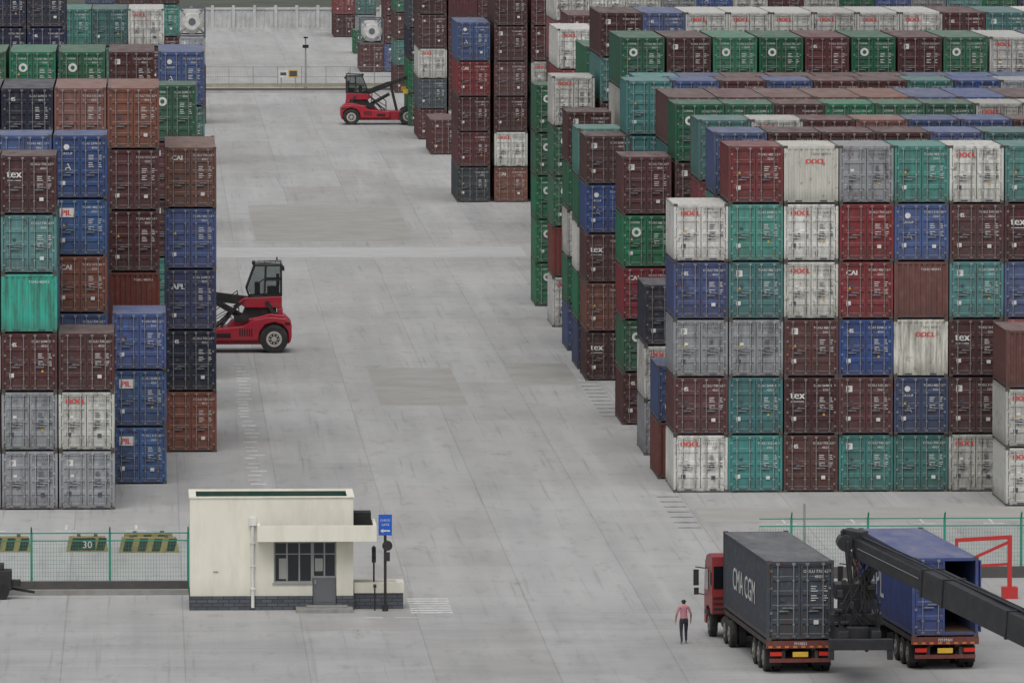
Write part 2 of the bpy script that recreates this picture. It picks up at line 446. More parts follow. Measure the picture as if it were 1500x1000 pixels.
def paint_mat(name,col,wear=.5,under=(.38,.38,.375),scale=3.0):
    t=NT(name);gg=t.n('ShaderNodeNewGeometry');n=t.noise(gg.outputs['Position'],scale,3,.75)
    c=t.mix(t.ramp(n,.4,.6,wear,0),col,under);t.l(c,t.b.inputs['Base Color']);t.b.inputs['Roughness'].default_value=.75;return t.mat
M_LINE=paint_mat('road_paint_white',(.70,.70,.69),.8)
M_LINEF=paint_mat('road_paint_faded',(.54,.54,.54),.95)
def sheet(name,rects,mat,z=.008):
    m=MB()
    for x0,x1,y0,y1 in rects:m.face([(x0,y0,z),(x1,y0,z),(x1,y1,z),(x0,y1,z)],0)
    return m.obj(name,[mat])
r=[]
d=396.0
while d<475:
    w=random.uniform(.45,.75);x=4.6+random.uniform(-.1,.15)
    r.append((x,x+w,d,d+random.uniform(.4,.8)))
    d+=random.choice([1.9,2.4,2.4,3.0])
sheet('slot_marking',r,M_LINE)
M_DARKM=paint_mat('road_marking_dark',(.13,.13,.14),.7)
r=[]
for (a,b) in((373,391),(436,460),(606,643)):
    d=a
    while d<b:
        r.append((22.7,23.7,d,d+.45));d+=2.6
sheet('slot_marking',r,M_DARKM)
sheet('slot_marking',[(27+3*k,27.9+3*k,374.5,374.9) for k in range(6)]+[(27.4+3*k,27.5+3*k,375.2,377.5) for k in range(6)]+[(-7+3*k,-6.1+3*k,372.5,372.9) for k in range(3)]+[(-6.6+3*k,-6.5+3*k,373.2,375.5) for k in range(3)],M_LINE)
sheet('lane_line',[(3,25,592,592.6),(3,25,586.5,587.0),(3,25,572,572.5)],M_LINEF)
sheet('crosswalk',[(10.13,11.75,336.4+i*.92,336.9+i*.92) for i in range(7)],M_LINE)
sheet('lane_line',[(8.2,9.0,334.5,335),(9.4,10.3,334.5,334.9)],M_LINEF)
WARM=paint_mat('warm_concrete',(.35,.335,.31),.7,scale=.35)
DUST=paint_mat('old_concrete',(.31,.298,.275),.8,under=(.365,.36,.35),scale=.3)
sheet('concrete_patch',[(24,60,376,383)],WARM,.004)
sheet('concrete_patch',[(11.8,16.3,444,471),(7.3,11.8,592.8,641),(11.8,18.2,592.8,641),(19.3,22.7,458,474)],DUST,.004)
sheet('concrete_patch',[(3.5,25,574,586)],paint_mat('pale_concrete',(.47,.47,.47),.5,scale=.4),.004)

# ------------------------------------------------------------------ far boundary
M_CONC=simple('concrete_wall',(.42,.42,.41),.8,.4,scale=.6)
M_CONCD=simple('concrete_dark',(.10,.10,.095),.85,.4)
M_WALLW=simple('boundary_wall_paint',(.50,.51,.51),.8,.35,scale=.8)
m=MB();m.box(-40,24,851,852,0,.42,0);m.box(-40,24,850.6,850.995,0,.22,1);m.obj('kerb_wall',[M_CONCD,M_CONC])
M_GALV=simple('galvanised_steel',(.30,.31,.31),.5,.3)
m=MB()
for i in range(28):
    x=-40+i*2.4;m.box(x,x+.07,865,865.07,0,2.0,0)
for z in(.25,1.0,1.98):m.box(-40,26,865.08,865.12,z,z+.05,0)
for i in range(200):
    x=-20+i*.23;m.box(x,x+.012,865.09,865.1,.25,2.0,0)
m.obj('roadside_fence',[M_GALV])
m=MB();m.box(-40,26,866,866.3,.0,.35,0);m.obj('road_kerb',[simple('kerb_yellow',(.44,.40,.25),.8,.4)])
m=MB()
m.box(-60,70,1036,1036.3,0,2.6,0);m.box(-60,70,1035.85,1036.45,2.6,2.85,0);m.box(-60,70,1035.8,1035.99,0,.5,0)
for i in range(52):
    x=-60+i*2.5;m.box(x,x+.35,1035.75,1036.5,.0,3.1,0)
for i in range(240):
    x=-60+i*.55;m.box(x,x+.1,1035.9,1035.99,.6,2.5,0)
m.obj('boundary_wall',[M_WALLW])
t=NT('verge_grass');gg=t.n('ShaderNodeNewGeometry');n=t.noise(gg.outputs['Position'],.15,3,.7)
t.l(t.mix(t.ramp(n,.3,.7),(.05,.065,.04),(.10,.10,.085)),t.b.inputs['Base Color']);t.b.inputs['Roughness'].default_value=.9
sheet('grass_verge',[(-700,900,1037,1400)],t.mat,.01)
e=empty('street_lamp',(15.4,852.6,0));m=MB();m.cyl((0,0,0),(0,0,5.2),.10,0,10,r1=.07);m.cyl((0,0,0),(0,0,.5),.2,0,10)
m.beam((0,0,5.1),(.0,-1.0,5.35),.07,.07,0);m.obj('pole',[M_GALV],e);m=MB();m.box(-.2,.2,-1.6,-.9,5.28,5.42,0);m.box(-.3,.3,-.15,.1,4.3,4.6,0);m.obj('lamp_head',[M_GASK],e)
e=empty('traffic_sign',(13.9,864,0))
m=MB();m.cyl((-.7,0,0),(-.7,0,1.3),.05,0);m.cyl((.7,0,0),(.7,0,1.3),.05,0);m.obj('posts',[M_GALV],e)
m=MB();m.box(-.95,-.05,-.1,-.05,1.0,1.75,0);m.box(.0,.95,-.1,-.05,1.0,1.75,1);m.box(.1,.85,-.106,-.101,1.1,1.65,2);m.box(-.8,-.2,-.106,-.101,1.2,1.5,2);m.obj('panel',[M_WH,M_YL,M_DK],e)

# ------------------------------------------------------------------ gatehouse
def render_wall():
    t=NT('cream_render');tc=t.n('ShaderNodeTexCoord');O=tc.outputs['Object']
    n=t.noise(t.vm('MULTIPLY',O,(1.6,1.6,.35)),1.2,3,.7)
    c=t.mix(t.ramp(n,.45,.75,0,.30),(.76,.735,.63),(.42,.40,.34))
    n=t.noise(O,.7,3,.6);c=t.mix(t.ramp(n,.4,.7,0,.25),c,(.62,.61,.56))
    s=t.n('ShaderNodeSeparateXYZ');t.l(O,s.inputs[0])
    c=t.mix(t.ramp(s.outputs[2],.55,1.3,.30,0),c,(.36,.35,.30))
    t.l(c,t.b.inputs['Base Color']);t.b.inputs['Roughness'].default_value=.85;return t.mat
M_CREAM=render_wall()
def brickm():
    t=NT('grey_brick');g=t.n('ShaderNodeTexCoord');b=t.n('ShaderNodeTexBrick');s=t.n('ShaderNodeSeparateXYZ');t.l(g.outputs['Object'],s.inputs[0])
    c=t.n('ShaderNodeCombineXYZ');t.l(t.math('ADD',s.outputs[0],s.outputs[1]),c.inputs[0]);t.l(s.outputs[2],c.inputs[1]);t.l(c.outputs[0],b.inputs['Vector'])
    b.inputs['Scale'].default_value=1.0;b.inputs['Brick Width'].default_value=.42;b.inputs['Row Height'].default_value=.14;b.inputs['Mortar Size'].default_value=.015
    b.inputs['Color1'].default_value=(.06,.07,.085,1);b.inputs['Color2'].default_value=(.10,.11,.125,1);b.inputs['Mortar'].default_value=(.03,.03,.03,1)
    t.l(b.outputs[0],t.b.inputs['Base Color']);t.b.inputs['Roughness'].default_value=.8;return t.mat
M_BRICK=brickm();M_GREEN=simple('roof_membrane_green',(.01,.06,.045),.8,.4);M_FRM=simple('window_frame_alu',(.30,.31,.31),.4,.2)
def glassm(name,c=(.02,.025,.03),see=0):
    t=NT(name);t.b.inputs['Base Color'].default_value=(*c,1);t.b.inputs['Roughness'].default_value=.08;t.b.inputs['Specular IOR Level'].default_value=.5
    if see:
        tr=t.n('ShaderNodeBsdfTransparent');tr.inputs[0].default_value=(.85,.9,.9,1);mx=t.n('ShaderNodeMixShader');mx.inputs[0].default_value=see
        t.l(t.b.outputs[0],mx.inputs[1]);t.l(tr.outputs[0],mx.inputs[2]);t.l(mx.outputs[0],t.out.inputs[0])
    return t.mat
M_GLASS=glassm('dark_glass');M_CGLASS=glassm('cab_glass',(.008,.009,.011));M_SGLASS=glassm('stacker_cab_glass',(.02,.024,.026),.62)
M_DOOR=simple('door_grey',(.13,.14,.155),.5,.3);M_WPIPE=simple('pvc_pipe',(.70,.70,.68),.5,.2);M_STEP=simple('step_concrete',(.27,.27,.26),.85,.4)
M_INT=simple('interior_wall',(.35,.35,.33),.8,.2)
e=empty('gatehouse',(1.59,338,0))
wd=6.34;dp=3.6;ht=4.36;th=.22
m=MB()
wx0,wx1,wz0,wz1=3.25,5.68,1.06,2.66;dx0=4.75
m.box(0,wx0,0,th,.55,ht);m.box(wx1,wd,0,th,.55,ht);m.box(wx0,wx1,0,th,wz1,ht);m.box(wx0,dx0,0,th,.55,wz0)
m.box(0,th,th,dp-th,.55,ht);m.box(wd-th,wd,th,dp-th,.55,ht);m.box(0,wd,dp-th,dp,.55,ht)
m.obj('walls',[M_CREAM],e)
m=MB();m.box(-.03,dx0,-.03,th,0,.55);m.box(wx1,wd+.03,-.03,th,0,.55);m.box(-.03,th,th,dp+.03,0,.55);m.box(wd-th,wd+.03,th,dp+.03,0,.55);m.box(th,wd-th,dp-th,dp+.03,0,.55)
m.obj('brick_plinth',[M_BRICK],e)
m=MB();m.box(th,wd-th,th,dp-th,3.9,3.98);m.box(th,wd-th,dp-th-.02,dp-th-.002,3.98,ht-.02);m.box(th+.002,th+.02,th,dp-th-.02,3.98,ht-.02);m.box(wd-th-.02,wd-th-.002,th,dp-th-.02,3.98,ht-.02);m.obj('roof',[M_GREEN],e)
m=MB();m.box(-.04,wd+.04,-.04,th+.02,ht,ht+.05);m.box(-.04,wd+.04,dp-th+.08,dp+.04,ht,ht+.05);m.box(-.04,th+.02,th+.02,dp-th+.08,ht,ht+.05);m.box(wd-th-.02,wd+.04,th+.02,dp-th+.08,ht,ht+.05);m.obj('parapet_cap',[M_CREAM],e)
m=MB();m.box(2.6,7.22,-.95,-.002,2.74,2.84);m.box(2.6,7.22,-.95,-.83,2.84,3.36);m.box(2.6,2.72,-.83,-.002,2.84,3.36);m.box(7.10,7.22,-.83,2.2,2.84,3.36);m.box(wd+.002,7.22,-.002,2.2,2.74,2.84);m.box(wd+.002,7.1,2.08,2.2,2.84,3.36);m.obj('canopy',[M_CREAM],e)
m=MB();m.box(2.72,7.1,-.83,-.004,2.84,2.86);m.box(wd+.004,7.1,-.004,2.08,2.84,2.86);m.box(wd+.02,7.05,.9,2.0,2.86,3.70);m.obj('canopy_roof',[M_GASK],e)
m=MB();fr=.06
def frame(x0,x1,z0,z1,nx,nz):
    m.box(x0,x1,.08,.14,z0,z0+fr,0);m.box(x0,x1,.08,.14,z1-fr,z1,0)
    for i in range(nx+1):
        x=x0+(x1-x0-fr)*i/nx;m.box(x,x+fr,.083,.137,z0+fr,z1-fr,0)
    for i in range(1,nz):
        z=z0+(z1-z0)*i/nz;m.box(x0+fr,x1-fr,.086,.134,z,z+.04,0)
frame(wx0,dx0,wz0,wz1,3,1);frame(dx0,wx1,1.25,wz1,2,1);m.box(wx0,dx0,.09,.13,2.15,2.19,0);m.box(dx0,wx1,.09,.13,2.15,2.19,0)
m.box(wx0-.05,dx0,-.06,.05,wz0-.06,wz0-.002,0);m.obj('window_frames',[M_FRM],e)
m=MB();m.box(wx0+.02,dx0,.10,.11,wz0+.02,wz1-.02,0);m.box(dx0,wx1-.02,.10,.11,1.27,wz1-.02,0)
m.box(wx0+.2,wx0+.55,.094,.098,1.2,2.0,1);m.box(dx0+.1,dx0+.4,.094,.098,1.5,2.0,1);m.obj('window_glass',[M_GLASS,M_INT],e)
m=MB();m.box(dx0+.02,wx1-.02,.07,.12,.2,1.25,0);m.box(dx0+.12,wx1-.12,.055,.068,.3,1.1,0);m.box(dx0+.08,dx0+.14,.03,.07,1.0,1.15,1);m.obj('door',[M_DOOR,M_FRM],e)
m=MB();m.box(4.1,6.3,-1.3,-.04,0,.14);m.box(4.5,6.1,-.8,-.04,.14,.2);m.obj('steps',[M_STEP],e)
m=MB();m.cyl((2.43,-.08,0.1),(2.43,-.08,3.3),.065,0,12);m.box(2.3,2.56,-.18,-.005,3.3,3.6,0)
for z in(.8,1.7,2.6):m.box(2.34,2.52,-.16,-.004,z,z+.06,0)
m.obj('downpipe',[M_WPIPE],e)
m=MB();m.box(.9,1.1,-.04,-.003,1.5,1.52,0);m.box(3.6,3.9,-.04,-.003,2.9,2.98,0);m.obj('conduit',[M_FRM],e)
m=MB();m.box(th+.01,wd-th-.01,th+.01,dp-th-.01,0.01,.05);m.box(3.4,4.6,.9,1.5,.05,.8);m.obj('interior_floor_and_desk',[M_WOOD],e)
m=MB();m.box(0,1.9,0,.24,0,.62,1);m.box(0,.0+.24,.24,1.4,0,.62,1);m.box(1.66,1.9,.24,1.4,0,.62,1);m.box(.24,1.66,1.16,1.4,0,.62,1);m.box(-.0,1.93,-.03,.27,.62,1.02,0);m.box(0,1.93,1.13,1.43,.62,1.02,0);m.box(1.63,1.93,.27,1.13,.62,1.02,0);m.box(.24,1.63,.27,1.13,.3,.9,2)
m.obj('planter_wall',[M_CREAM,M_BRICK,M_STEP],loc=(7.97,338.3,0))
M_BLUE=simple('sign_blue',(.012,.10,.50),.4,.1);M_BLK=simple('matt_black',(.015,.016,.018),.55,.2)
e=empty('direction_sign',(9.15,337.4,0))
m=MB();m.cyl((0,0,0),(0,0,3.7),.055,0,10);m.cyl((0,0,0),(0,0,.25),.12,0,10);m.obj('pole',[M_BLK],e)
m=MB();m.box(-.26,.26,-.09,-.06,2.95,3.76,0);m.text('CHECK',lambda a,b:(a,-.095,3.50+b),.12,1,'C');m.text('GATE',lambda a,b:(a,-.095,3.33+b),.12,1,'C')
m.face([(-.2,-.095,3.13),(-.08,-.095,3.05),(-.08,-.095,3.21)],1);m.box(-.08,.18,-.096,-.092,3.10,3.16,1);m.obj('panel',[M_BLUE,M_WH],e)
m=MB();m.cyl((0.08,-.1,2.55),(.08,-.06,2.55),.2,0,24);m.box(-.06,.18,-.1,-.06,1.95,2.3,0);m.obj('round_sign_back',[M_BLK],e)
e=empty('signal_post',(8.75,339,0));m=MB();m.cyl((0,0,0),(0,0,2.4),.035,0,8);m.obj('post',[M_BLK],e);m=MB();m.box(-.08,.08,-.09,.09,1.75,2.35,0);m.cyl((0,-.12,2.2),(0,-.09,2.2),.05,1);m.cyl((0,-.12,1.95),(0,-.09,1.95),.05,1);m.obj('signal_box',[M_BLK,M_GASK],e)
e=empty('security_camera',(8.75,337.6,0))
m=MB();m.cyl((0,0,0),(0,0,.9),.03,0,8);m.box(-.06,.06,-.16,.1,.9,1.02,0);m.obj('post_and_head',[M_BLK],e)

# ------------------------------------------------------------------ fences
M_FG=simple('fence_green',(.01,.26,.17),.5,.2);M_KERB=simple('kerb_stone_dark',(.07,.07,.07),.85,.5)
def mesh_fence(x0,x1,d,step=3.1,h=2.4):
    m=MB();x=x1
    while x>x0:
        m.box(x-.045,x+.045,d-.045,d+.045,0,h,0);m.beam((x,d,h),(x,d-.3,h+.25),.06,.06,0);x-=step
    for z in(.35,h-.35,h-.05):m.box(x0,x1,d-.02,d+.02,z,z+.045,0)
    x=x0
    while x<x1:
        m.box(x,x+.008,d-.006,d+.006,.35,h-.33,0);x+=.11
    for i in range(10):
        z=.5+i*.16;m.box(x0,x1,d-.005,d+.005,z,z+.006,0)
    return m.obj('mesh_fence',[M_FG])
mesh_fence(-15,1.55,345.2)
m=MB();m.box(-15,1.55,344.7,345.0,0,.5,0);m.box(-15,1.55,344.2,344.695,0,.2,1);m.obj('fence_kerb',[M_KERB,M_STEP])
mesh_fence(24.6,60,350.5)
m=MB();m.box(24.6,60,350.0,350.3,0,.45,0);m.obj('fence_kerb',[M_KERB])
m=MB();m.cyl((26.5,351.5,0),(26.5,351.5,2.9),.05,0,8);m.obj('fence_post',[M_GALV])
M_YB=simple('barrier_yellow',(.30,.25,.10),.8,.6,scale=3,dirtcol=(.07,.065,.05));M_BG=simple('barrier_dark_green',(.015,.035,.028),.8,.4)
def barrier(x,d,w,h=.62,rz=0,label=None):
    e=empty('striped_barrier',(x,d,0),rz);m=MB()
    n=int(w/.32)
    m.prof([(0,0),(w,0),(w-.12,h),(.12,h)],0,.55,0)
    for i in range(n):
        a=.16+i*(w-.4)/n
        if i%2==0:m.face([(a,-.004,.06),(a+.34,-.004,.06),(a+.46,-.004,h-.04),(a+.12,-.004,h-.04)],1)
    for xx in(.45,w-.6):m.box(xx,xx+.15,.15,.4,h,h+.1,2)
    if label:
        m.box(w/2-.35,w/2+.35,-.012,-.008,.08,h-.05,1);m.text(label,lambda a,b:(w/2+a,-.016,.16+b),.42,3,'C')
    m.obj('block',[M_YB,M_BG,M_CONCD,M_WH],e)
barrier(-7.3,363,2.4);barrier(-3.45,363,1.75,label='30');barrier(-1.25,362.5,2.5);barrier(-1.1,364.2,2.2,rz=.08)
e=empty('hydraulic_power_unit',(-6.4,342.6,0));m=MB();m.box(-.9,1.0,0,.8,.35,1.15,0);m.box(-.7,.7,.1,.7,1.15,1.4,0);m.box(1.0,1.35,.2,.6,.5,.75,0);m.obj('housing',[M_BLK],e,bevel=.03)
m=MB()
for x in(-.6,.6):m.cyl((x,-.1,.3),(x,.1,.3),.3,0,18);m.cyl((x,.7,.3),(x,.9,.3),.3,0,18)
m.beam((1.0,.4,.4),(1.9,.4,.25),.1,.1,0);m.cyl((-.3,.4,1.4),(-.3,.4,1.9),.05,0);m.obj('wheels_and_drawbar',[M_GASK],e)
M_RED=simple('frame_red',(.50,.02,.02),.5,.25)
e=empty('red_steel_barrier',(33.85,341.5,0));m=MB()
m.beam((0,0,0),(0,0,2.45),.17,.17,0);m.beam((-2.1,0,2.3),(.08,0,2.42),.15,.15,0);m.beam((-2.1,0,1.25),(-.1,0,1.35),.10,.10,0);m.beam((-2.1,0,1.3),(-.08,0,2.2),.11,.11,0);m.beam((-2.1,0,0),(-2.1,0,2.37),.12,.12,0)
m.box(-.3,.3,-.3,.3,0,.45,0);m.box(-2.4,-1.8,-.3,.3,0,.25,0);m.obj('frame',[M_RED],e)

# ------------------------------------------------------------------ vehicles
M_TYRE=simple('tyre_rubber',(.018,.018,.019),.85,.4,dirtcol=(.09,.085,.08));M_RIM=simple('wheel_rim',(.30,.28,.26),.5,.5)
M_CABR=simple('cab_red',(.27,.020,.024),.4,.35);M_CHS=simple('chassis_dark',(.03,.022,.020),.7,.5);M_CHSR=simple('trailer_red',(.15,.022,.016),.7,.6)
M_LAMP=simple('tail_lamp_red',(.6,.02,.01),.3,.1);M_ORG=simple('reflector_orange',(.60,.17,.03),.5,.3)
def wheel(m,c,r,w,axis='x',mt=0,mr=1):
    a=Vector((1,0,0)) if axis=='x' else Vector((0,1,0));c=Vector(c)
    m.cyl(c-a*w*.42,c+a*w*.42,r,mt,28);m.cyl(c-a*w/2,c-a*w*.42,r*.86,mt,28,r1=r);m.cyl(c+a*w*.42,c+a*w/2,r,mt,28,r1=r*.86)
    for s in(-1,1):
        m.cyl(c+a*s*(w/2+.002),c+a*s*(w/2+.012),r*.56,mr,20);m.cyl(c+a*s*(w/2+.013),c+a*s*(w/2+.05),r*.2,mr,10)
        m.cyl(c+a*s*(w/2+.0125),c+a*s*(w/2+.0128),r*.40,mt,16)
        for i in range(8):
            t=i*math.pi/4;q=Vector((0,math.cos(t),math.sin(t)))*r*.3 if axis=='x' else Vector((math.cos(t),0,math.sin(t)))*r*.3
            m.cyl(c+q+a*s*(w/2+.013),c+q+a*s*(w/2+.02),r*.06,mr,6)
def truck(x,d,rz,col,end,sidetext,plate,cabdx=0):
    e=empty('container_truck',(x,d,0),rz)   # origin: left rear corner at ground
    m=MB()
    for xx in(.62,1.62):m.box(xx,xx+.18,.15,12.2,.85,1.19,0)
    for i in range(9):m.box(.11,W-.11,.25+i*1.42,.42+i*1.42,1.0,1.18,0)
    m.box(.0,.1,.15,12.1,1.04,1.2,0);m.box(W-.1,W,.15,12.1,1.04,1.2,0)
    m.box(-.02,W+.02,.0,.14,.93,1.205,1)
    m.box(.1,W-.1,.0,.1,.42,.56,1);m.box(.55,.68,.1,.3,.42,.84,0);m.box(1.75,1.88,.1,.3,.42,.84,0)
    for i in range(8):m.box(.05+i*.3,.05+i*.3+.15,-.006,-.001,.95,1.02,2)
    m.text(plate,lambda a,b:(W/2+a,-.008,1.05+b),.15,3,'C')
    for xx in(.12,1.9):m.box(xx,xx+.42,-.02,.05,.66,.80,4)
    m.box(W/2-.28,W/2+.28,-.02,.02,.62,.80,5);m.obj('trailer_chassis',[M_CHS,M_CHSR,M_ORG,M_WH,M_LAMP,M_YL],e)
    m=MB()
    for yy in(1.1,2.4,3.7):
        for xx in(.15,.48,W-.48,W-.15):wheel(m,(xx,yy,.5),.5,.27)
        m.cyl((.3,yy,.5),(W-.3,yy,.5),.09,0,10)
    for yy in(9.7,11.0):
        for xx in(.15,.48,W-.48,W-.15):wheel(m,(xx+cabdx*.3,yy,.5),.5,.27)
        m.cyl((.3,yy,.5),(W-.3,yy,.5),.09,0,10)
    for xx in(.2,W-.2):wheel(m,(xx+cabdx,13.7,.5),.5,.29)
    m.obj('wheels',[M_TYRE,M_RIM],e)
    m=MB()
    for xx in(.02,W-.64):m.box(xx,xx+.6,.45,.47,.25,.84,0);m.box(xx,xx+.6,4.35,4.37,.3,.95,0)
    m.obj('mudflaps',[M_GASK],e)
    m=MB();m.box(.7+cabdx*.5,1.74+cabdx*.5,8.9,14.7,.6,.84,0);m.cyl((.25,11.8,.65),(.25,12.5,.65),.3,0,16);m.box(W-.6,W-.05,11.8,12.5,.4,1.0,0);m.cyl((W-.2,12.38,1.0),(W-.2,12.38,3.2),.08,0,10)
    m.obj('tractor_frame',[M_CHS],e)
    pr=[(12.5,.95),(13.1,.95),(13.15,1.12),(13.7,1.2),(14.25,1.1),(14.3,.45),(14.78,.45),(14.8,1.6),(14.58,2.75),(14.1,3.05),(13.1,3.2),(12.5,3.1)]
    m=MB();n=len(pr);xa,xb=.02+cabdx,W-.02+cabdx
    L_=[(xa,p[0],p[1]) for p in pr];R_=[(xb,p[0],p[1]) for p in pr]
    m.face(L_[::-1],0);m.face(R_,0)
    for i in range(n):
        j=(i+1)%n;m.face([L_[i],L_[j],R_[j],R_[i]],0)
    m.obj('cab',[M_CABR],e,bevel=.05)
    m=MB()
    for xx in(-.004,W-.016):
        m.box(xx+cabdx,xx+.02+cabdx,13.5,14.45,1.75,2.55,0);m.box(xx+cabdx,xx+.02+cabdx,12.7,13.1,2.0,2.5,0)
    m.face([(.15+cabdx,14.81,1.72),(W-.15+cabdx,14.81,1.72),(W-.15+cabdx,14.62,2.65),(.15+cabdx,14.62,2.65)],0);m.box(.08+cabdx,2.3+cabdx,12.48,12.499,1.9,2.75,0)
    m.obj('cab_windows',[M_CGLASS],e)
    m=MB()
    for sx,x0_ in((-1,.0+cabdx),(1,W+cabdx)):
        m.beam((x0_,14.55,2.5),(x0_+sx*.35,14.6,2.55),.04,.04,0);m.beam((x0_,14.55,1.5),(x0_+sx*.3,14.6,1.55),.04,.04,0)
        m.box(min(x0_+sx*.22,x0_+sx*.42),max(x0_+sx*.22,x0_+sx*.42),14.54,14.62,1.85,2.45,0);m.box(min(x0_+sx*.22,x0_+sx*.40),max(x0_+sx*.22,x0_+sx*.40),14.54,14.62,1.5,1.76,0)
    for xx in(-.06,W-.02):m.box(xx+cabdx,xx+.08+cabdx,13.3,14.1,.85,1.0,0)
    for zz in(.95,1.15,1.35,1.55):m.box(.06+cabdx,.5+cabdx,12.44,12.49,zz,zz+.05,0)
    m.obj('mirrors_and_trim',[M_BLK],e)
    cd=container_mesh(12.192,HC,end,'',3,1)
    o=bpy.data.objects.new('shipping_container',cd);COL.objects.link(o);o.location=(x,d,1.212);o.rotation_euler=(0,0,rz);o.color=(*col,1)
    s=MB()
    for txt,yy,zz,sz in sidetext:
        for i,dd in enumerate((0,.03)):
            s.text(txt,lambda a,b,i=i,dd=dd:(.012-.001*i,yy-a*1.12-dd,zz+b),sz,0)
    so=s.obj('side_lettering',[M_WH]);so.parent=o
    return e
truck(22.3,313.6,math.radians(3.7),(.036,.054,.078),'door',[('CMA CGM',9.6,1.0,1.2)],'PH3821',-.40)
truck(27.65,314.7,math.radians(4.5),(.028,.058,.22),'open',[('APL',9.6,.8,1.7)],'PJ9396H')

# ---- reach stackers
M_SRED=simple('stacker_red',(.38,.010,.030),.35,.3);M_STEEL=simple('stacker_black',(.012,.013,.016),.5,.3);M_HUB=simple('hub_cream',(.50,.48,.43),.5,.4)
def reach_stacker(x,d,flip,boom_end=(7.5,4.2)):
    """local +x forward; origin rear axle on the ground, centreline"""
    e=empty('reach_stacker',(x,d,0),math.pi if flip else 0)
    m=MB()
    m.prof([(-.95,.75),(-.85,.5),(-.1,.45),(6.1,.45),(6.3,.7),(6.3,1.3),(2.6,1.4),(2.3,1.75),(.9,1.95),(.2,2.15),(-.6,2.05),(-.95,1.7)],-1.15,1.15,0)
    fp=[(-.98,.9),(-.92,.6),(-.82,.6),(-.78,1.2),(-.50,1.58),(0,1.72),(.50,1.58),(.80,1.2),(.9,.7),(3.6,.7),(3.6,1.3),(1.7,1.5),(1.1,1.85),(.3,2.0),(-.65,1.92),(-.98,1.6)]
    m.prof(fp,-1.7,-1.16,0);m.prof(fp,1.16,1.7,0)
    m.obj('body',[M_SRED],e,bevel=.05)
    m=MB()
    for s in(-1,1):
        for i in range(6):m.box(1.2+i*.13,1.27+i*.13,min(s*1.701,s*1.712),max(s*1.701,s*1.712),.95,1.35,0)
        m.box(2.4,3.2,min(s*1.701,s*1.712),max(s*1.701,s*1.712),.85,1.1,0);m.box(-.9,-.6,min(s*1.701,s*1.708),max(s*1.701,s*1.708),1.55,1.7,0)
    m.obj('grilles_and_panels',[M_GASK],e)
    m=MB()
    for s in(-1,1):
        wheel(m,(0,s*1.50,.78),.78,.5,'y');wheel(m,(5.3,s*1.35,.85),.85,.5,'y');wheel(m,(5.3,s*1.95,.85),.85,.5,'y')
    m.cyl((5.3,-1.3,.85),(5.3,1.3,.85),.25,0);m.cyl((0,-1.2,.78),(0,1.2,.78),.2,0)
    m.obj('wheels',[M_TYRE,M_HUB],e)
    m=MB();yl,yr=-.75,.75
    m.prof([(-.45,2.45),(1.55,2.45),(2.0,2.75),(1.6,3.02),(-.45,3.10)],yl-.02,yr+.02,0);m.box(-.5,-.2,yl+.0,yr,2.0,2.44,0);m.obj('cab_base',[M_SRED],e,bevel=.04)
    # glazing as separate thin panes, see-through
    m=MB()
    A_,B_,C_,D_,E_=(-.36,3.14),(1.25,3.08),(1.45,3.5),(1.0,4.72),(-.36,4.72)
    for y in(yl+.04,yr-.04):m.face([(p[0],y,p[1]) for p in(A_,B_,C_,D_,E_)],0)
    m.face([(C_[0],yl+.06,C_[1]),(C_[0],yr-.06,C_[1]),(D_[0],yr-.06,D_[1]),(D_[0],yl+.06,D_[1])],0)
    m.face([(A_[0],yl+.06,A_[1]),(A_[0],yr-.06,A_[1]),(E_[0],yr-.06,E_[1]),(E_[0],yl+.06,E_[1])],0)
    m.obj('cab_glazing',[M_SGLASS],e)
    m=MB()
    for y in(yl,yr-.07):
        for p,q in(((-.42,3.1),(-.42,4.80)),((1.52,3.5),(1.05,4.80)),((.5,3.1),(.42,4.80)),((-.42,3.15),(1.4,3.08)),((1.35,3.05),(1.52,3.55)),((-.42,4.0),(.46,4.0))):
            m.beam((p[0],y+.035,p[1]),(q[0],y+.035,q[1]),.10,.10,0)
    m.box(-.5,1.15,yl-.05,yr+.05,4.74,4.84,0)
    for i in range(6):m.beam((-.4+i*.3,yl,5.0),(-.4+i*.3,yr,5.0),.045,.045,0)
    m.beam((-.45,yl,5.0),(1.15,yl,4.92),.05,.05,0);m.beam((-.45,yr,5.0),(1.15,yr,4.92),.05,.05,0)
    for y in(yl+.05,yr-.05):
        for xx in(-.4,1.05):m.beam((xx,y,4.8),(xx,y,5.0),.04,.04,0)
    for y in(yl+.1,yr-.25):m.box(1.05,1.2,y,y+.16,4.85,4.98,0);m.box(-.6,-.45,y,y+.16,4.5,4.7,0)
    m.cyl((-.2,yl+.2,4.98),(-.2,yl+.2,5.2),.04,0)
    m.box(-.30,.35,-.3,.3,3.12,3.62,0);m.box(-.32,-.15,-.28,.28,3.62,4.30,0);m.box(.75,1.05,-.3,.3,3.12,3.85,0);m.beam((.75,0,3.85),(.55,0,4.0),.4,.04,0)
    m.obj('cab_frame_and_seat',[M_STEEL],e)
    m=MB()
    m.prof([(-.15,1.9),(1.9,1.7),(1.6,2.42),(-.15,2.42)],-.62,.62,0)
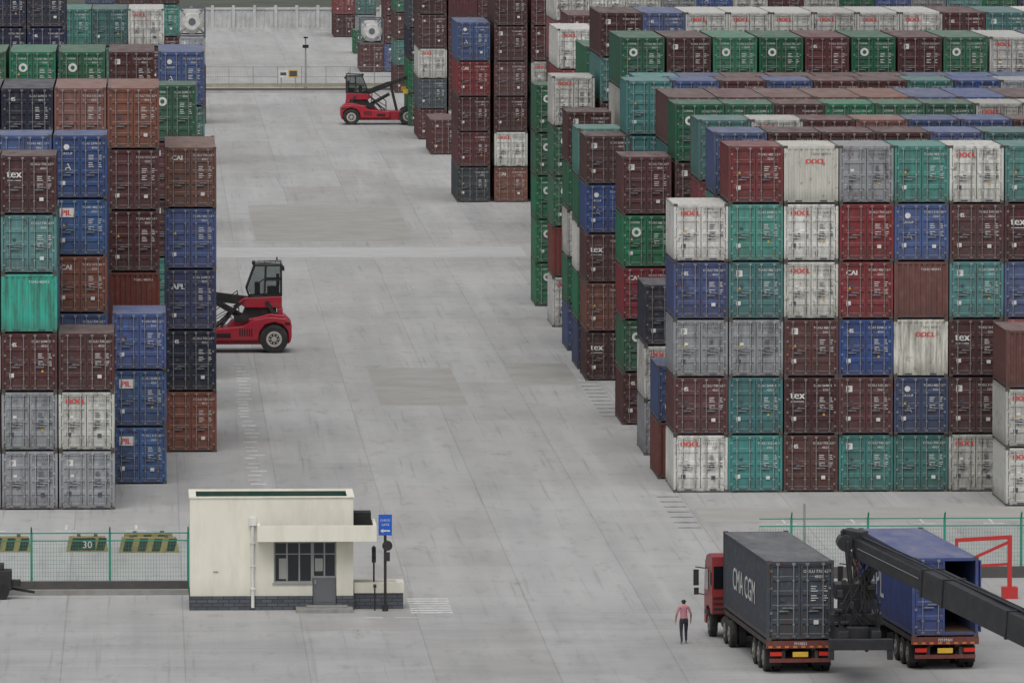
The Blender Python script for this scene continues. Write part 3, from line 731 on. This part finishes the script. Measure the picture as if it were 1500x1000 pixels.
    for s in(-1,1):
        y=s*1.0
        m.beam((-.1,y*.8,2.0),(.4,y*.8,2.8),.14,.22,0)
        m.beam((1.2,y,1.6),(3.6,y*.6,3.0),.22,.24,0);m.beam((3.2,y,1.4),(1.6,y,2.9),.09,.09,0);m.beam((3.0,y*1.05,1.3),(2.0,y*1.05,2.6),.09,.09,0)
        for i in range(5):m.box(2.1+i*.22,2.3+i*.22,y-.25,y+.25,2.05-i*.12,2.08-i*.12,0)
        m.beam((1.9,y*1.2,1.9),(2.0,y*1.2,3.3),.045,.045,0);m.beam((2.0,y*1.2,3.3),(3.3,y*1.2,2.3),.045,.045,0);m.beam((3.3,y*1.2,2.3),(3.3,y*1.2,1.4),.045,.045,0);m.beam((1.95,y*1.2,2.6),(3.3,y*1.2,1.8),.04,.04,0)
        m.box(1.4,2.2,y*1.1-.3,y*1.1+.3,1.75,2.05,0)
    m.obj('frame_and_ladders',[M_STEEL],e)
    bx,bz=boom_end
    m=MB();m.beam((.3,0,2.65),(bx*.6,0,2.65+(bz-2.65)*.6),.55,.5,0);m.beam((bx*.55,0,2.65+(bz-2.65)*.55),(bx,0,bz),.42,.38,0)
    for s in(-1,1):m.cyl((4.3,s*.6,1.4),(bx*.62,s*.35,2.6+(bz-2.65)*.6),.12,0,12)
    m.obj('boom',[M_STEEL],e)
    m=MB();m.beam((bx,0,bz+.1),(bx,0,bz-1.2),.6,.5,0);m.box(bx-.5,bx+.5,-3.0,3.0,bz-1.7,bz-1.2,0);m.box(bx-1.2,bx+1.2,-3.3,-3.0,bz-1.75,bz-1.3,1);m.box(bx-1.2,bx+1.2,3.0,3.3,bz-1.75,bz-1.3,1);m.obj('spreader',[M_STEEL,M_YL],e)
    return e
reach_stacker(6.95,484.5,True,(7.6,3.6))
reach_stacker(18.1,779.0,False,(6.0,4.9)).scale=(.95,.95,.9)

# ---- foreground reach stacker boom with spreader (machine stands outside the frame on the right)
M_BOOM=simple('boom_dark_paint',(.012,.013,.017),.42,.3,dirtcol=(.07,.068,.065));M_CHR=simple('hydraulic_chrome',(.45,.45,.46),.2,.1,metal=.9)
e=empty('reach_stacker')
tip=Vector((25.35,312.2,4.80));piv=Vector((32.9,293.5,2.05));dv=(piv-tip)
m=MB();m.beam(tip+dv*.02,tip+dv*.36,.62,.72,0);m.beam(tip+dv*.30,tip+dv*1.0,.86,.96,0)
for q0 in(.30,.38,.62,.80):
    q=tip+dv*q0;m.beam(q,q+dv*.006,.93,1.04,0)
m.beam(tip+dv*.03+Vector((0,0,.42)),tip+dv*.9+Vector((0,0,.60)),.09,.07,0);m.beam(tip+dv*.03+Vector((.2,0,.42)),tip+dv*.9+Vector((.25,0,.60)),.05,.05,0)
m.beam(tip+dv*.05+Vector((-.36,0,.1)),tip+dv*.29+Vector((-.36,0,.1)),.05,.05,1)
m.obj('boom',[M_BOOM,M_CHR],e,bevel=.03)
m=MB()
m.beam(tip+Vector((.3,-.2,.2)),tip+Vector((-.35,.15,.30)),.75,.6,0)
m.cyl(tip+Vector((-.35,-.45,.1)),tip+Vector((-.35,.45,.1)),.30,0,18)
for s in(-1,1):
    m.beam(tip+Vector((-.30,s*.36,.2)),tip+Vector((-.15,s*.36,-1.35)),.12,.40,0)
    m.beam(tip+Vector((.9,s*.42,-.25)),tip+Vector((.45,s*.40,-1.35)),.10,.16,0)
    m.cyl(tip+Vector((1.2,s*.3,-.5)),tip+Vector((.2,s*.3,-1.3)),.085,0,12)
m.beam(tip+Vector((-.5,-.3,.55)),tip+Vector((-.42,-.3,.1)),.1,.1,0)
m.box(tip.x-.75,tip.x+.75,tip.y-.55,tip.y+.55,2.9,3.45,0)
m.cyl((tip.x,tip.y,2.35),(tip.x,tip.y,2.92),.62,0,24)
m.box(tip.x-.95,tip.x+.95,tip.y-.9,tip.y+.9,2.0,2.4,0)
for i in range(14):
    a=random.uniform(-.95,.75);b=random.uniform(1.4,3.6);w_=random.uniform(.12,.32);m.box(tip.x+a,tip.x+a+w_,tip.y-1.15+i*.012,tip.y-.8,b,b+random.uniform(.1,.3),0)
m.obj('boom_head',[M_BOOM],e,bevel=.02)
m=MB();cx=tip.x
m.box(cx-.75,cx-.40,tip.y-2.6,tip.y+2.6,1.45,1.95,0);m.box(cx+.40,cx+.75,tip.y-2.6,tip.y+2.6,1.45,1.95,0)
m.box(cx-.4,cx+.4,tip.y-1.6,tip.y+1.6,1.55,1.99,0);m.box(cx-1.15,cx+1.15,tip.y-2.9,tip.y-2.6,1.30,1.70,0);m.box(cx-1.15,cx+1.15,tip.y+2.6,tip.y+2.9,1.40,1.75,0)
for s in(-1,1):
    for yy in(-2.75,2.75):m.box(cx+s*1.05-.1,cx+s*1.05+.1,tip.y+yy-.12,tip.y+yy+.12,.95,1.3,0)
m.cyl((cx-.2,tip.y-2.4,1.3),(cx-.2,tip.y+1.0,1.3),.08,1,10);m.cyl((cx+.25,tip.y-2.4,1.25),(cx+.25,tip.y+1.0,1.25),.07,0,10)
m.obj('spreader',[M_BOOM,M_CHR],e,bevel=.02)
m=MB()
for i in range(11):   # sagging hydraulic hoses
    a=tip+Vector((random.uniform(-.4,.7),-.62,random.uniform(-.5,.1)));b=Vector((cx+random.uniform(-.8,.8),tip.y-1.0,random.uniform(1.6,2.4)));pr=None
    for k in range(9):
        u=k/8;p=a.lerp(b,u)+Vector((.35*math.sin(math.pi*u)*(1 if i%2 else -1),-.25*math.sin(math.pi*u),-.45*math.sin(math.pi*u)))
        if pr is not None:m.cyl(pr,p,.03,0,6)
        pr=p
m.obj('hydraulic_hoses',[M_GASK],e)
ang=math.atan2(dv.y,dv.x)
F=Matrix.Translation(Vector((piv.x,piv.y,0)))@Matrix.Rotation(ang,4,'Z')   # local +x points backwards
m=MB();m.box(-3.9,1.6,-1.4,1.5,.5,1.3,0,F);m.box(-.8,1.8,-1.6,1.6,1.3,2.0,0,F);m.obj('body',[M_SRED],e,bevel=.08)
m=MB();m.box(-2.0,-.9,.6,1.6,1.3,3.0,0,F);m.obj('cab',[M_GLASS],e,bevel=.05)
m=MB()
for lx,ly in((-2.9,-1.5),(-2.9,1.6),(.6,-1.4),(.6,1.4)):
    c=F@Vector((lx,ly,.8));n_=(F.to_3x3()@Vector((0,1,0)));m.cyl(c-n_*.3,c+n_*.3,.8,0,24);m.cyl(c-n_*.32,c+n_*.32,.4,1,18)
m.obj('wheels',[M_TYRE,M_HUB],e)

# ------------------------------------------------------------------ pedestrian
def person(x,d,rz=0):
    e=empty('pedestrian',(x,d,0),rz)
    V=[];E=[];Rr=[]
    def v(p,r,par=None):
        V.append(p);Rr.append(r if isinstance(r,tuple) else (r,r));i=len(V)-1
        if par is not None:E.append((par,i))
        return i
    pel=v((0,0,.93),(.135,.10));wa=v((0,0,1.08),(.13,.095),pel);ch=v((0,.015,1.27),(.155,.105),wa);up=v((0,.01,1.40),(.11,.08),ch)
    nk=v((0,.02,1.475),.052,up);hb=v((0,.035,1.54),.072,nk);hd=v((0,.035,1.61),.088,hb);v((0,.03,1.67),.07,hd)
    for s in(-1,1):
        sh=v((s*.165,.0,1.385),.062,up);el=v((s*.27,-.04 if s<0 else .0,1.13),.044,sh);wr=v((s*.29,.07 if s<0 else .16,.92),.028,el);v((s*.292,.09 if s<0 else .19,.865),.03,wr)
        hp=v((s*.095,0,.86),.095,pel);f=.13 if s>0 else -.02
        kn=v((s*.10,f,.49),.064,hp);g=(.09 if s>0 else -.20);az=.09 if s>0 else .13
        an=v((s*.10,g,az),.042,kn);v((s*.11,g+.16,az-.045 if s>0 else .05),.034,an)
    me=bpy.data.meshes.new('body');me.from_pydata(V,E,[]);o=bpy.data.objects.new('body',me);COL.objects.link(o)
    o.modifiers.new('skin','SKIN');me.skin_vertices[0].data[0].use_root=True
    for i,rr in enumerate(Rr):me.skin_vertices[0].data[i].radius=rr
    sb=o.modifiers.new('sub','SUBSURF');sb.levels=2;sb.render_levels=2
    dg=bpy.context.evaluated_depsgraph_get();nm=bpy.data.meshes.new_from_object(o.evaluated_get(dg));bpy.data.objects.remove(o)
    nm.materials.clear()
    for mt in(M_SHIRT,M_TROU,M_SKIN,M_HAIR,M_SHOE):nm.materials.append(mt)
    for p in nm.polygons:
        c=p.center;p.use_smooth=True
        if c.z<.12 :k=4
        elif abs(c.x)>.2 and c.z<1.0:k=2
        elif c.z<.97:k=1
        elif c.z<1.45:k=0
        elif c.z>1.60 or (c.z>1.52 and c.y<.03):k=3
        else:k=2
        p.material_index=k
    b=bpy.data.objects.new('body',nm);COL.objects.link(b);b.parent=e
    m=MB()
    for s in(-1,1):m.cyl((s*.082,.04,1.60),(s*.098,.03,1.60),.026,0,8)
    m.cyl((0,.12,1.60),(0,.145,1.585),.014,0,6);m.box(-.022,.022,.112,.12,1.555,1.562,0)
    m.obj('ears_and_nose',[M_SKIN],e)
    for s in(-1,1):
        V2=[];E2=[];R2=[];by=.10 if s<0 else .20;hx=.292
        V2.append((s*hx,by,.855));R2.append(.026);V2.append((s*hx,by+.012,.80));R2.append(.028);E2.append((0,1))
        for k,l in enumerate((.060,.070,.066,.052)):
            a=len(V2);yy=by-.018+.018*k
            V2+=[(s*hx,yy,.785),(s*(hx-.007),yy+.006,.785-l*.5),(s*(hx-.022),yy+.008,.785-l)];R2+=[.009,.0085,.0075];E2+=[(1,a),(a,a+1),(a+1,a+2)]
        a=len(V2);V2+=[(s*(hx-.012),by+.045,.82),(s*(hx-.017),by+.058,.785)];R2+=[.010,.009];E2+=[(0,a),(a,a+1)]
        me=bpy.data.meshes.new('hand');me.from_pydata(V2,E2,[]);o=bpy.data.objects.new('hand_l' if s<0 else 'hand_r',me);COL.objects.link(o)
        o.modifiers.new('skin','SKIN');me.skin_vertices[0].data[0].use_root=True
        for i,rr in enumerate(R2):me.skin_vertices[0].data[i].radius=(rr,rr)
        o.modifiers.new('sub','SUBSURF').levels=1;me.materials.append(M_SKIN);o.parent=e
M_SHIRT=simple('shirt_pink',(.46,.19,.23),.85,.1);M_TROU=simple('trousers_navy',(.02,.022,.035),.85,.1);M_SKIN=simple('skin',(.42,.24,.16),.6,.05);M_HAIR=simple('hair_black',(.012,.011,.010),.6,.05);M_SHOE=simple('shoes_grey',(.25,.25,.25),.6,.2)
person(19.95,324.4,math.radians(4))

# ------------------------------------------------------------------ light and camera
w=bpy.data.worlds.new('World');scene.world=w;w.use_nodes=True;nt=w.node_tree;nt.nodes.clear()
sky=nt.nodes.new('ShaderNodeTexSky');sky.sky_type='NISHITA';sky.sun_disc=False
EL=math.radians(60);AZ=math.radians(188)
sky.sun_elevation=EL;sky.sun_rotation=AZ;sky.air_density=1.0;sky.dust_density=4.0;sky.ozone_density=1.0
hs=nt.nodes.new('ShaderNodeHueSaturation');hs.inputs['Saturation'].default_value=.22
bg=nt.nodes.new('ShaderNodeBackground');bg.inputs[1].default_value=.114;wo=nt.nodes.new('ShaderNodeOutputWorld')
nt.links.new(sky.outputs[0],hs.inputs['Color']);nt.links.new(hs.outputs[0],bg.inputs[0]);nt.links.new(bg.outputs[0],wo.inputs[0])
sd=bpy.data.lights.new('sun','SUN');sd.energy=1.15;sd.angle=math.radians(55);sd.color=(1,.975,.94)
so=bpy.data.objects.new('sun',sd);COL.objects.link(so)
dirv=Vector((math.sin(AZ)*math.cos(EL),math.cos(AZ)*math.cos(EL),math.sin(EL)))
so.rotation_euler=dirv.to_track_quat('Z','Y').to_euler();so.location=(0,300,80)
cd=bpy.data.cameras.new('camera');cd.sensor_width=36;cd.lens=307.2;cd.clip_start=1;cd.clip_end=9000
co=bpy.data.objects.new('camera',cd);COL.objects.link(co);co.location=(0,0,33.3)
co.rotation_euler=(math.radians(90-3.870),0,math.radians(-2.388))
scene.camera=co
scene.view_settings.view_transform='Standard';scene.view_settings.look='None';scene.view_settings.exposure=0
print('containers',sum(o.name.startswith('shipping_container') for o in bpy.data.objects))
